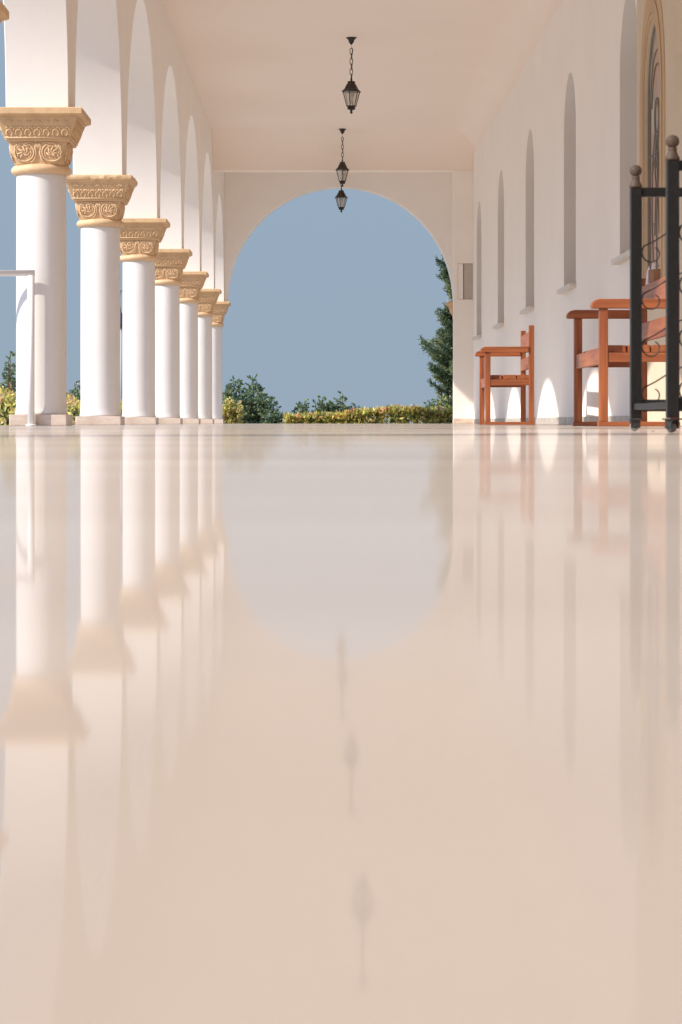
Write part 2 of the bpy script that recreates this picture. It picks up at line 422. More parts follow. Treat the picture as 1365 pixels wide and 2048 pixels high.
# pier with a rectangular recess
bm = bmesh.new()
X0, X1 = 2.313, 2.649; rx0, rx1, rz0, rz1 = 2.375, 2.644, 2.17, 2.80
yf = 40.998
box(bm, X0, X1, yf, 41.30, 0, rz0); box(bm, X0, X1, yf, 41.30, rz1, 4.419)
box(bm, X0, rx0, yf, 41.30, rz0+.0005, rz1-.0005); box(bm, rx1, X1, yf, 41.30, rz0+.0005, rz1-.0005)
box(bm, rx0, rx1, yf+.12, 41.29, rz0+.0005, rz1-.0005)
pier = obj('pier', bm, WALL, frame)
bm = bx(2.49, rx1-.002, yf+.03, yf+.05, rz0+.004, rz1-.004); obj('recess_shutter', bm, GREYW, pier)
bm = bx(rx0+.002, 2.476, yf+.015, yf+.05, rz0+.004, rz1-.004); obj('recess_shutter', bm, WALL, pier, bevel=.003)
obj('skirting', bx(X0-.012, X1, yf-.014, 41.0, .001, .092), BASE, pier, bevel=.002)

# ------------------------------------------------------------------ end wall with the big arch
bm = arch_wall(bmesh.new(), XA1+.0, 3.4, ZCAP, ZC+.8, .38, [(.375, 2.205, ZCAP, ZCAP, 2.245)], lambda u,z,w: (u, 45.86+w, z), 64)
endw = obj('end_wall', bm, WALL, bevel=.006)
tag(endw, 'end wall with one wide round arch open to the blue sky', 'wall')

# ------------------------------------------------------------------ columns
def half(z):    # half width of the capital's flat faces at height z (local, floor = 0)
    if z >= 2.135: return .242 + (z-2.135)/(2.30-2.135)*.066
    t = (z-1.955)/(2.125-1.955)
    return .186 + .032*math.sin(min(1, max(0,t))*PI/2)
def square_sections(bm, secs, n=6):
    """secs: (half, z, corner radius)"""
    rings = []
    for h, z, cr in secs:
        ring = []
        for q in range(4):
            cx = [1,-1,-1,1][q]*(h-cr); cy = [1,1,-1,-1][q]*(h-cr)
            for k in range(n+1):
                a = q*PI/2 + k*PI/2/n
                ring.append(bm.verts.new((cx+cr*math.cos(a), cy+cr*math.sin(a), z)))
        rings.append(ring)
    m = len(rings[0])
    for a, b in zip(rings, rings[1:]):
        for k in range(m): bm.faces.new((a[k], a[(k+1)%m], b[(k+1)%m], b[k]))
    bm.faces.new(rings[0][::-1]); bm.faces.new(rings[-1])
    return bm
def face_pt(u, z, off, q):
    h = half(z)+off; x, y = u, -h
    c, s = [(1,0),(0,1),(-1,0),(0,-1)][q]
    return (x*c-y*s, x*s+y*c, z)
def make_column():
    root = thing('column', 'x', 'column')
    bm = bmesh.new(); square_sections(bm, [(.217,.001,.01),(.217,.082,.01)])
    obj('plinth', bm, BASE, root, bevel=.004)
    bm = lathe(bmesh.new(), [(.200,.082),(.198,.10),(.193,.115),(.190,.16),(.190,1.0),(.188,1.87),(.186,1.90)], 64)
    obj('shaft', bm, SHAFT, root, smooth=True)
    cap = bmesh.new()
    square_sections(cap, [(.180,1.945,.12)]+[(half(z), z, cr) for z, cr in ((1.955,.10),(1.99,.075),(2.03,.05),(2.07,.035),(2.10,.02),(2.118,.012))]
                    +[(.234,2.12,.01),(.243,2.128,.008),(.243,2.136,.006)]+[(half(z), z, .006) for z in (2.14,2.22,2.298)])
    cap = obj('capital', cap, OCHRE, root, bevel=.002)
    ab = bmesh.new()
    square_sections(ab, [(.316,2.298,.006),(.326,2.303,.006),(.345,2.313,.006),(.345,2.354,.006),(.340,2.3595,.006)])
    obj('abacus', ab, OCHRE, cap, bevel=.002)
    rg = lathe(bmesh.new(), [(.186,1.885),(.205,1.888),(.219,1.895),(.228,1.912),(.228,1.925),(.221,1.94),(.208,1.951),(.19,1.957)], 56)
    obj('neck_ring', rg, OCHRE2, cap, smooth=True)
    cv = bmesh.new()
    def t(pl, q, r=.0058, off=.002): tube(cv, [face_pt(u, z, off, q) for u, z in pl], r*1.38, 5)
    rnd = random.Random(3)
    for q in range(4):
        for i in range(7):                       # upper band: row of roundels with leaf tips
            u = -.207+i*.069; z = 2.180
            t([(u+.023*math.cos(a), z+.024*math.sin(a)) for a in [(-1.05+2.7*k/9)*PI/1.6+.9 for k in range(10)]], q, .0052)
            for s in (-1, 1):
                t([(u+s*.002, z+.030), (u+s*.014, z+.040), (u+s*.027, z+.034+.01*rnd.random())], q, .0045)
            t([(u+.034, z+.004), (u+.033, z+.028), (u+.026, z+.048)], q, .0045)
            t([(u-.018, z+.074), (u, z+.084+.008*rnd.random()), (u+.018, z+.072), (u+.026, z+.086)], q, .0036)
        t([(-.238,2.146),(.238,2.146)], q, .005)
        for s in (-1, 1):                        # lower bell: two scrolls with palmette leaves
            cx = s*.105; cz = 2.040
            t([(cx+(-s)*.072*math.cos(a)*1.05, cz+.066*math.sin(a)) for a in [PI*.62-k*PI*1.5/16 for k in range(17)]], q, .0046)
            t([(cx+(-s)*.055*math.cos(a), cz-.004+.050*math.sin(a)) for a in [PI*.9-k*PI*1.2/12 for k in range(13)]], q, .0030)
            t([(s*.012, 2.112),(s*.020,2.075),(s*.014,2.03),(s*.030,1.985),(s*.055,1.966)], q, .0048)
            t([(s*.030, 2.108),(s*.07,2.112),(s*.13,2.108),(s*.172,2.085),(s*.176,2.04),(s*.165,2.01)], q, .0045)
            t([(s*.060,2.100),(s*.085,2.085),(s*.110,2.098)], q, .0038); t([(s*.120,2.100),(s*.150,2.080),(s*.158,2.05)], q, .0038); t([(s*.150,2.10),(s*.168,2.06),(s*.150,2.02),(s*.160,1.99)], q, .0036)
            for (a0, l) in ((.1,.050),(.75,.056),(1.4,.058),(2.05,.055),(2.8,.046),(-.7,.034)):
                a = a0; ex = cx+l*math.cos(a)*s; ez = cz-.018+l*1.05*math.sin(a)
                mx_, mz_ = (cx+ex)/2, (cz-.018+ez)/2
                nx, nz = -math.sin(a)*.011*s, math.cos(a)*.011
                t([(cx, cz-.018),(mx_+nx, mz_+nz),(ex, ez)], q, .0048)
        for k in (-1, 0, 1): t([(k*.011, 2.112),(k*.008, 2.085),(0,2.06)], q, .0045)
    obj('carving', cv, OCHRE2, cap, smooth=True)
    return root
col0 = make_column()
numw = {12: 'last and smallest looking column of the row, under the end arch',
        11: 'sixth full column of the row counted from the left edge, second from the end arch',
        10: 'fifth full column of the row counted from the left edge',
        9: 'fourth full column of the row counted from the left edge',
        8: 'third full column of the row, right of the gap showing the dark lamp hood',
        7: 'second full column from the left, whose ochre abacus is chipped and uneven',
        6: 'largest and leftmost full column, crossed by the shadow of the white railing',
        5: 'column just outside the left edge, only a corner of its ochre capital showing'}
first = True
for i, y in enumerate(cols):
    if y < 2.5 and i < 3: pass
    c = col0 if first else copy_tree(col0); first = False
    c.location = (XC, y, 0); c.scale = (1,1,1.0075)
    c['label'] = numw.get(i, 'column of the arcade standing nearer than the photograph shows')
    c['group'] = 'white columns with ochre carved capitals'
# the chipped, uneven abacus of the second full column
ch = [o for o in bpy.data.objects if o.type == 'EMPTY' and str(o.get('label','')).startswith('second full column')][0]
cp = [o for o in children(ch) if o.name.startswith('capital')][0]
ab = [o for o in children(cp) if o.name.startswith('abacus')][0]
bm = bmesh.new()
square_sections(bm, [(.300,2.285,.02),(.322,2.303,.02),(.335,2.318,.02),(.338,2.335,.02),(.335,2.350,.02),(.325,2.360,.02)])
bmesh.ops.subdivide_edges(bm, edges=[e for e in bm.edges if e.calc_length() > .2], cuts=14, use_grid_fill=True)
from mathutils import noise
for v in bm.verts:
    n = noise.noise(v.co*9)*.012+noise.noise(v.co*23+Vector((3,1,7)))*.008
    d2 = Vector((v.co.x, v.co.y, 0)).normalized(); v.co += d2*n; v.co.z += noise.noise(v.co*14)*.008 if v.co.z < 2.355 else -abs(noise.noise(v.co*11))*.012
me = bpy.data.meshes.new('abacus'); bmesh.ops.recalc_face_normals(bm, faces=bm.faces); bm.to_mesh(me); bm.free(); me.materials.append(OCHRE); ab.data = me
c = copy_tree(col0); c.location = (2.80, 46.05, 0); c.scale = (1,1,1.0075); c['label'] = 'column at the right foot of the end arch, only its capital corner in view'; c['group'] = 'white columns with ochre carved capitals'

# ------------------------------------------------------------------ lanterns
def make_lantern():
    root = thing('hanging_lantern', 'x', 'lantern')
    Z = lambda p: -(p-128)*.001284
    obj('canopy', lathe(bmesh.new(), [(.071,0),(.071,-.006),(.052,-.016),(.040,-.035),(.030,-.066),(.014,-.086),(.006,-.092)], 24), BRONZE, root, smooth=True)
    ch = bmesh.new(); tube(ch, [(0,0,-.088),(.006,0,-.12),(0,0,-.15)], .0022, 5)
    z = -.138; n = 6; L = .085; step = (.545-.138)/n
    for k in range(n):
        a = 0 if k % 2 == 0 else 1.15; w = .0185; top = z; bot = z-step-.012
        p = []
        for j in range(16):
            an = 2*PI*j/16; cx = w*math.cos(an); cz = (w if math.sin(an) > 0 else w)*math.sin(an)
            zz = (top-w if math.sin(an) >= 0 else bot+w)+cz
            p.append((cx*math.cos(a), cx*math.sin(a), zz))
        tube(ch, p, .0048, 6, closed=True); z -= step
    tube(ch, [(.010,0,-.14),(.014,.006,-.25),(.012,-.006,-.36),(.016,.004,-.47),(.004,0,-.55)], .0028, 5)
    obj('chain', ch, BRONZE, root, smooth=True)
    sg = dict(seg=6)
    hat = lathe(bmesh.new(), [(.010,-.53),(.018,-.545),(.012,-.556),(.014,-.572),(.05,-.575),(.056,-.582),(.05,-.60),(.062,-.612),(.078,-.640),(.095,-.675),(.112,-.692),(.135,-.709),(.133,-.716),(.118,-.715)], 6)
    obj('hat', hat, BRONZE, root, bevel=.003)
    fr = bmesh.new()
    for k in range(6):
        a = 2*PI*k/6; ca, sa = math.cos(a), math.sin(a)
        tube(fr, [(.116*ca,.116*sa,-.712),(.062*ca,.062*sa,-.905)], .0055, 6)
    obj('frame', fr, BRONZE, root)
    gl = bmesh.new()
    for k in range(6):
        a, b = 2*PI*k/6, 2*PI*(k+1)/6
        gl.faces.new([gl.verts.new(p) for p in ((.113*math.cos(a),.113*math.sin(a),-.716),(.113*math.cos(b),.113*math.sin(b),-.716),(.061*math.cos(b),.061*math.sin(b),-.903),(.061*math.cos(a),.061*math.sin(a),-.903))])
    obj('glass', gl, GLASS, root)
    obj('bulb', lathe(bmesh.new(), [(.012,-.716),(.014,-.75),(.016,-.76),(.03,-.79),(.034,-.82),(.028,-.85),(.01,-.866)], 16), BULB, root, smooth=True)
    obj('base', lathe(bmesh.new(), [(.066,-.898),(.068,-.906),(.050,-.916),(.056,-.93),(.056,-.94),(.035,-.950),(.016,-.956),(.015,-.975),(.018,-.98),(.018,-.995),(.010,-1.0)], 6), BRONZE, root)
    return root
lan = make_lantern()
ll = [((.375,11.7), 'lantern overhead nearest the viewer, outside the picture', .2),
      ((.376,21.3), 'lantern whose faint upside-down reflection shows lowest in the polished floor', .7),
      ((.394,30.9), 'largest looking lantern, hanging alone at the top centre against the ceiling', .25),
      ((.362,40.5), 'middle lantern on its chain just in front of the end arch top', .52),
      ((.386,45.45), 'lowest and farthest lantern seen against the blue sky inside the arch', .25)]
for i, ((x, y), lb, rz) in enumerate(ll):
    c = lan if i == 0 else copy_tree(lan)
    c.location = (x, y, ZC-.001); c.rotation_euler = (0,0,rz); c['label'] = lb; c['group'] = 'dark lanterns hanging along the ceiling'

# ------------------------------------------------------------------ benches (origin: near front corner at floor, depth +x, length +y)
def make_bench(label, D=.49, Lh=1.36):
    r = thing('wooden_bench', label, 'bench')
    for e in (0, 1):
        y0, y1 = (0, .045) if e == 0 else (Lh-.045, Lh)
        obj('leg', bx(.035, .085, y0, y1, .028, .648), WZ, r, bevel=.004)
        obj('leg', bx(D-.05, D, y0, y1, .028, .89), WZ, r, bevel=.004)
        # armrest with rounded nose
        ym = (y0+y1)/2; bm = bmesh.new()
        prof = [(D-.051,.648),(D-.051,.70),(.035,.70),(.012,.694),(-.004,.682),(-.012,.664),(-.010,.650),(-.004,.648)]
        a = [bm.verts.new((x, ym-.034, z)) for x, z in prof]; b = [bm.verts.new((x, ym+.034, z)) for x, z in prof]
        bm.faces.new(a[::-1]); bm.faces.new(b)
        for k in range(len(prof)): bm.faces.new((a[k], a[(k+1)%len(prof)], b[(k+1)%len(prof)], b[k]))
        obj('armrest', bm, WX, r, bevel=.006)
        obj('side_rail', bx(.086, D-.051, y0+.004, y1-.004, .355, .405), WX, r, bevel=.003)
        obj('base_rail', bx(.030, D+.004, y0-.003, y1+.003, .002, .028), WX, r, bevel=.003)
    # seat planks
    for k in range(3):
        x0 = .072+k*.129
        y0s = .046 if k == 0 else .002
        obj('seat_plank', bx(x0 if k else .088, x0+.122, y0s, Lh-y0s, .407, .448), WY, r, bevel=.004)
    obj('front_apron', bx(.045, .070, .046, Lh-.046, .345, .43), WY, r, bevel=.003)
    # two back boards, slightly leaning
    for z0, z1 in ((.505,.615),(.705,.835)):
        obj('back_board', bx(D-.050, D-.026, .046, Lh-.046, z0, z1), WY, r, bevel=.004)
    return r
b1 = make_bench('far wooden bench seen side on, smaller in the picture, before the white wall')
b1.location = (1.485, 21.8, 0); b1.rotation_euler = (0,0,math.radians(-1.6)); b1.scale = (1,1,1.04); b1['group'] = 'brown wooden benches along the wall'
b2 = copy_tree(b1); b2.location = (1.539, 13.3, 0); b2.rotation_euler = (0,0,0); b2.scale = (1,1,1.035)
b2['label'] = 'near wooden bench with two armrests in view, partly hidden behind the black iron stand'; b2['group'] = 'brown wooden benches along the wall'

# ------------------------------------------------------------------ folded cloth and box lying on the near bench's back
bm = bmesh.new()
pk = [(0,.0),(.010,.075),(.022,.030),(.036,.095),(.058,.035),(.072,.055),(.085,0)]
a = [bm.verts.new((x, 0, z)) for x, z in pk]; b = [bm.verts.new((x, .11, z*.8)) for x, z in pk]
bm.faces.new(a[::-1]); bm.faces.new(b)
for k in range(len(pk)): bm.faces.new((a[k], a[(k+1)%len(pk)], b[(k+1)%len(pk)], b[k]))
o = obj('folded_leaflets', bm, PAPER, None, bevel=.001, loc=(1.985, 14.30, .866))
o.scale = (1.05, .8, 1.5)
tag(o, 'pale pointed folded leaflets standing on the near bench back behind the iron scrolls', 'leaflets')
bm = bx(0,.045,0,.10,0,.05); o = obj('card_box', bm, TERRA, None, bevel=.003, loc=(2.0, 14.12, .836)); o.rotation_euler = (0,0,.2)
o.location = (1.995, 14.10, .866); o.scale = (1,1,1.6)
tag(o, 'small brown card box beside the pale leaflets on the near bench back', 'box')

# ------------------------------------------------------------------ black iron stand on castors
st = thing('iron_stand', 'black wrought iron stand on castors with scroll work and round knobs at the right edge', 'stand', (.897, 6.0, 0))
W = .52; SY = .70
def scrolls(bm, y):
    for s in range(4):
        zc = .104 + .1345*s
        cl = (.034+.012, zc)             # left loop centre
        r = .026
        # hook: starts upper middle, runs down left to the post, round the loop
        pl = [(W*.5, zc+.115+.015), (.13, zc+.078), (.09, zc+.058), (.055, zc+.036)]
        pl += [(.046+(.030-.011*k/20)*math.cos(a), zc+(.031-.013*k/20)*math.sin(a)) for k, a in [(k, 2.45+k*4.9/20) for k in range(21)]]
        pl2 = [(W-x, 2*zc-z+.20) for x, z in pl]
        tube(bm, [(x, y, z) for x, z in pl], 0.0025, 6, taper=.8)
        if s < 3: tube(bm, [(x, y, z) for x, z in pl2], 0.0025, 6, taper=.8)
        if s < 3: tube(bm, [(pl[0][0], y, pl[0][1]), (pl2[0][0], y, pl2[0][1])], 0.0025, 6)
for e, y in ((0, 0.0), (1, SY)):
    fr = bx(.017, W-.017, y-.011, y+.011, .668, .694); 
    obj('top_rail', fr, BLACK, st, bevel=.002)
    obj('bottom_rail', bx(.017, W-.017, y-.011, y+.011, .056, .090), BLACK, st, bevel=.002)
    sb = bmesh.new(); scrolls(sb, y); obj('scroll_work', sb, DIRON, st, smooth=True)
    for x in (0, W):
        p = obj('post', bx(x-.0155, x+.0155, y-.0155, y+.0155, .036, .694), BLACK, st, bevel=.002)
        kb = lathe(bmesh.new(), [(.018,.694),(.019,.697),(.0175,.702),(.0125,.712),(.0105,.720),(.0125,.724),(.0100,.727)]+[(.0176*math.cos(a), .7425+.0170*math.sin(a)) for a in [(-.95+k*1.9/12)*PI/2 for k in range(13)]]+[(.001,.7596)], 24)
        kb = obj('knob', kb, KNOB, st, smooth=True); kb.location = (x, y, 0)
        ct = bmesh.new(); box(ct, -.020, .020, -.018, .018, .031, .0355); box(ct, -.013, -.0095, -.012, .016, .009, .031); box(ct, .0095, .013, -.012, .016, .009, .031)
        tube(ct, [(-.015,.004,.0135),(.015,.004,.0135)], .003, 8)
        ct = obj('castor', ct, DIRON, st, bevel=.001); ct.location = (x, y, 0); ct.rotation_euler = (0,0, .45+1.1*e+x)
        wb = bmesh.new()
        lathe(wb, [(.006,-.008),(.0120,-.008),(.0132,-.006),(.0132,.006),(.0120,.008),(.006,.008)], 24)
        bmesh.ops.transform(wb, matrix=Matrix.Translation((0,.004,.0134)) @ Matrix.Rotation(PI/2, 4, 'Y'), verts=wb.verts)
        obj('wheel', wb, RUBBER if e else RUBBER2, ct, smooth=False)
obj('side_rail', bx(-.009, .009, .017, SY-.017, .060, .078), BLACK, st, bevel=.002)
obj('side_rail', bx(W-.009, W+.009, .017, SY-.017, .060, .078), BLACK, st, bevel=.002)
obj('side_rail', bx(W-.009, W+.009, .017, SY-.017, .671, .689), BLACK, st, bevel=.002)
# bundle on the near top rail
bm = bmesh.new(); bmesh.ops.create_icosphere(bm, subdivisions=4, radius=1)
rd = random.Random(5)
for v in bm.verts:
    x, y, z = v.co
    k = 1+.07*math.sin(5*x+3*z)+.05*math.sin(9*y+4*x)
    v.co = Vector((x*.068*k, y*.05*k, (z*.040*k)*(1 if z > 0 else .55)))
o = obj('cloth_bundle', bm, PINKCLOTH, None, smooth=True, loc=(.90+.096, 6.0, .694+.0215))
tag(o, 'pale mauve cloth bundle on the top rail of the black stand at the right edge', 'cloth')

# ------------------------------------------------------------------ white railing by the first column
rail = thing('railing', 'white painted tubular railing joining the leftmost column', 'railing', (-2.176, 17.60, 0))
bm = bmesh.new(); tube(bm, [(0,0,.002),(0,0,1.125)], .0265, 20); obj('post', bm, WHITEM, rail, smooth=False)
for p in rail.children: 
    for f in p.data.polygons: f.use_smooth = len(f.vertices) == 4
bm = bmesh.new(); tube(bm, [(-3.6,0,1.143),(.028,0,1.143)], .0235, 20); hr = obj('handrail', bm, WHITEM, rail)
for f in hr.data.polygons: f.use_smooth = len(f.vertices) == 4
bm = bmesh.new(); tube(bm, [(-3.56,0,-.29),(-3.56,0,1.12)], .0265, 20); obj('post', bm, WHITEM, rail)
obj('foot_plate', lathe(bmesh.new(), [(.042,.001),(.042,.007),(.03,.012)], 20), WHITEM, rail)

# ------------------------------------------------------------------ small litter on the floor
def litter(name, label, cat, x, y, s, m, sd):
    rd = random.Random(sd); bm = bmesh.new(); n = 9
    vs = [bm.verts.new((s*math.cos(2*PI*k/n)*(1+.3*rd.random()), s*.6*math.sin(2*PI*k/n), .002+s*.5*rd.random()*abs(math.cos(2*PI*k/n)))) for k in range(n)]
    c = bm.verts.new((0,0,.0015))
    for k in range(n): bm.faces.new((vs[k], vs[(k+1)%n], c))
    o = obj(name, bm, m, None, smooth=True, loc=(x, y, .0005)); o.rotation_euler = (0,0,rd.random()*6)
    md = o.modifiers.new('solid', 'SOLIDIFY'); md.thickness = .0006
    tag(o, label, cat)
litter('dry_leaf', 'tiny dry brown leaf lying left of the stand near the far castor', 'leaf', .86, 6.46, .0035, DRYLEAF, 1)
litter('dry_leaf', 'tiny dry brown leaf lying between the two castors', 'leaf', .84, 5.95, .0038, DRYLEAF, 2)
litter('dry_leaf', 'curled brown leaf lying just in front of the near castor', 'leaf', .795, 5.35, .0060, DRYLEAF, 3)
litter('fallen_petal', 'pinkish fallen petal on the floor at the right picture edge beside the near castor', 'petal', .88, 5.62, .022, PETAL, 4)

# ------------------------------------------------------------------ garden lamp seen in the gap between two columns
gl = thing('garden_lamp', 'dark hooded lamp on a pale pole glimpsed between the second and third columns', 'lamp', (-5.25, 61.5, -.40))
obj('pole', lathe(bmesh.new(), [(.05,0),(.05,2.95)], 12), PALEPOLE, gl, smooth=True)
obj('hood', lathe(bmesh.new(), [(.17,2.95),(.15,3.0),(.09,3.18),(.02,3.30)], 16), NAVY, gl)
bm = bmesh.new(); tube(bm, [(0,0,3.28),(-.05,0,3.6),(-.02,0,3.85),(.12,0,3.93),(.24,0,3.88)], .014, 6); obj('arm', bm, BLACK, gl)

# ------------------------------------------------------------------ plants
def leaf(V, F, MI, p, d, s, wr, mi, rd, fold=.25):
    d = Vector(d).normalized(); sd = d.cross(Vector((rd.uniform(-1,1), rd.uniform(-1,1), rd.uniform(-1,1))))
    if sd.length < 1e-3: sd = d.orthogonal()
    sd.normalize(); nn = d.cross(sd); p = Vector(p); i = len(V)
    V += [tuple(p), tuple(p+d*s*.5+sd*s*wr+nn*s*fold*.5), tuple(p+d*s), tuple(p+d*s*.5-sd*s*wr+nn*s*fold*.5)]
    F.append((i, i+1, i+2, i+3)); MI.append(mi)
def plant_mesh(name, V, F, MI, mats, parent=None):
    me = bpy.data.meshes.new(name); me.from_pydata(V, [], F); 
    for m in mats: me.materials.append(m)
    me.polygons.foreach_set('material_index', MI); me.update()
    o = bpy.data.objects.new(name, me); C.objects.link(o)
    if parent: o.parent = parent
    return o
def hedge(x0, x1, y0, y1, zb, top, n, label, sd, size=(.05,.10)):
    rd = random.Random(sd); V=[];F=[];MI=[]
    def h(x, y): return top(x, y)*(1+.10*math.sin(4.1*x+1.7*y)+.07*math.sin(9*x-5*y))
    r = thing('hedge', label, 'hedge')
    for k in range(n):
        x = rd.uniform(x0, x1); y = rd.uniform(y0, y1) if rd.random() < .55 else (y0+abs(rd.gauss(0,.10)))
        ht = h(x, y); z = zb+(ht-zb)*(rd.random()**.5)
        if rd.random() < .35: z = ht-abs(rd.gauss(0,.05))
        d = (rd.gauss(0,.6), rd.gauss(-.35,.5), rd.uniform(.0,1.4))
        f = (z-zb)/(ht-zb)
        q = rd.random()
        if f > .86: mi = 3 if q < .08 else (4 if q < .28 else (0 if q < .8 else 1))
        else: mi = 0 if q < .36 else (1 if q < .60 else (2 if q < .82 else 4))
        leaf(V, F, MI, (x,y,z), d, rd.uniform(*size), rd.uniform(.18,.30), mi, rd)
    for k in range(int((x1-x0)*(y1-y0)*9)+10):     # shoots sticking out of the top, some with pink tips
        x = rd.uniform(x0, x1); y = rd.uniform(y0, y1); z = h(x,y)-.03; ln = rd.uniform(.03,.13)
        for j in range(6):
            leaf(V, F, MI, (x, y, z+ln*j/5), (rd.gauss(0,.7), rd.gauss(0,.7), 1), rd.uniform(.04,.07), .22, 3 if (j > 2 and k % 4 == 0) else (4 if k % 3 == 1 else 0), rd)
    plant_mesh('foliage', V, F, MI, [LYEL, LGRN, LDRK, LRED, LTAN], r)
    return r
hedge(-.75, 2.9, 48.4, 49.3, -.40, lambda x,y: .135+.125*min(1, max(0,(x-.35)/.5)), 5600, 'clipped yellow and green hedge with pink tips running behind the end arch', 11, (.08,.15))
hedge(-4.7, -3.7, 24.0, 47.5, -.40, lambda x,y: .33, 14000, 'yellow-green hedge outside the arcade, glimpsed between the columns', 12, (.07,.12))

def shrub(x, y, h, w, nst, label, sd, dens=1., mats=None, size=(.045,.085), group=None, zb=-.40, spread=.35):
    rd = random.Random(sd); V=[];F=[];MI=[]; bm = bmesh.new()
    r = thing('shrub', label, 'shrub', (x, y, 0), group=group)
    for s in range(nst):
        a = rd.uniform(0, 2*PI); rr = w*.45*math.sqrt(rd.random()); bx_, by_ = rr*math.cos(a)*.4, rr*math.sin(a)*.4
        hh = h*(1 if s == 0 else rd.uniform(.50,.93))
        tx, ty = rr*math.cos(a)*(1 if s else .2), rr*math.sin(a)
        pts = [Vector((bx_+(tx-bx_)*t, by_+(ty-by_)*t, zb+(hh-zb)*t)) for t in (0,.35,.7,1)]
        tube(bm, pts, .014, 5, taper=.3)
        L = hh-zb; nt = int(L*30*dens)
        for k in range(nt):
            t = .12+.88*k/nt; p = pts[0].lerp(pts[3], t)
            ww = w*.17*(1-t)**.6+.045; aa = rd.uniform(0,2*PI); ln = ww*rd.uniform(.5,1.5)
            dirv = Vector((math.cos(aa), math.sin(aa), rd.uniform(.2,.9)))
            q = p+dirv*ln
            tube(bm, [p, q], .003, 3) if rd.random() < .5 else None
            mi = rd.choice((0,0,1,1,2))
            for j in range(8):
                c = p.lerp(q, rd.uniform(.35,1.1))
                leaf(V, F, MI, c, (dirv.x+rd.gauss(0,.6), dirv.y+rd.gauss(0,.6), dirv.z+rd.gauss(0,.5)), rd.uniform(*size), rd.uniform(.2,.34), mi if rd.random() < .7 else rd.choice((0,1,2)), rd)
    plant_mesh('foliage', V, F, MI, mats or [SG1, SG2, SG3], r); obj('stem', bm, BARK, r)
    return r
def at(px, d): return (px-641)/4700*d
def zt(py, d): return .025+(844.5-py)/4700*d
G = 'dark green shrubs behind the end arch'
d = 49.6
shrub(at(462,d), d, zt(757,d), .50, 8, 'upright green shrub touching the last column of the row', 1, 1.1, group=G)
shrub(at(497,d), d, zt(753,d), .80, 13, 'tallest bushy green shrub left of centre behind the end arch', 2, 1.2, group=G)
shrub(at(528,d), d, zt(787,d), .70, 11, 'rounded green shrub right of the tallest one behind the arch', 3, 1.0, group=G)
shrub(at(548,d), 49.2, zt(822,d), .50, 10, 'low dark green shrub at the right foot of the shrub clump', 31, 1.0, group=G)
shrub(at(459,48.3), 48.3, zt(800,d), .45, 14, 'small yellowish round bush in front of the green shrubs beside the last column', 4, 1.4, mats=[LTAN, LYEL, LGRN], group='yellowish bushes')
shrub(at(605,d+.3), d+.3, zt(803,d), .45, 10, 'small dark shrub poking above the left end of the hedge', 5, 1.0, group=G)
shrub(at(643,d+.3), d+.3, zt(794,d), .42, 11, 'small round shrub behind the hedge, left of the sparse leafy one', 6, 1.0, group=G)
shrub(at(684,d+.3), d+.3, zt(786,d), .42, 5, 'sparse shrub with one leafy sprig highest above the hedge', 7, .8, group=G)
shrub(at(664,d+.3), d+.3, zt(806,d), .40, 8, 'low shrub between the round one and the sparse sprig', 71, .9, group=G)
shrub(at(711,d+.3), d+.3, zt(812,d), .25, 4, 'tiny leaf tuft above the hedge right of the sparse sprig', 72, .8, group=G)
shrub(at(857,d+.5), d+.5, zt(797,d), .35, 4, 'small sprig above the hedge under the conifer tree', 8, .7, group=G)
shrub(at(886,d+.5), d+.5, zt(790,d), .60, 11, 'olive shrub between the hedge and the conifer trunk', 9, .9, mats=[SG1, LGRN, LTAN], group=G)
shrub(at(571,d), d, zt(826,d), .22, 3, 'tiny low sprig in the gap between shrub clump and hedge', 10, .6, group=G)
G2 = 'shrubs outside the arcade on the left'
shrub(at(14,30), 30.0, zt(703,30), .34, 7, 'tall narrow green shrub at the left picture edge behind the railing', 21, 1.1, group=G2, size=(.03,.055))
shrub(at(3,29.4), 29.4, zt(775,29.4), .5, 12, 'low bushy shrub at the foot of the tall narrow one', 22, 1.1, mats=[SG1, SG3, LGRN], group=G2, size=(.03,.055))
shrub(at(143,38), 38.0, zt(766,38), .55, 10, 'green shrub seen in the gap between the first and second columns', 23, .9, group=G2, size=(.035,.065))
shrub(at(158,38.4), 38.4, zt(800,38.4), .30, 5, 'small twig of green leaves touching the second column', 24, .8, mats=[SG1, LRED, SG2], group=G2, size=(.035,.06))
shrub(at(242,46), 46.0, zt(805,46), .30, 8, 'yellow-green tuft in the narrow gap between the second and third columns', 25, 1.3, mats=[LYEL, LGRN, LTAN], group=G2)

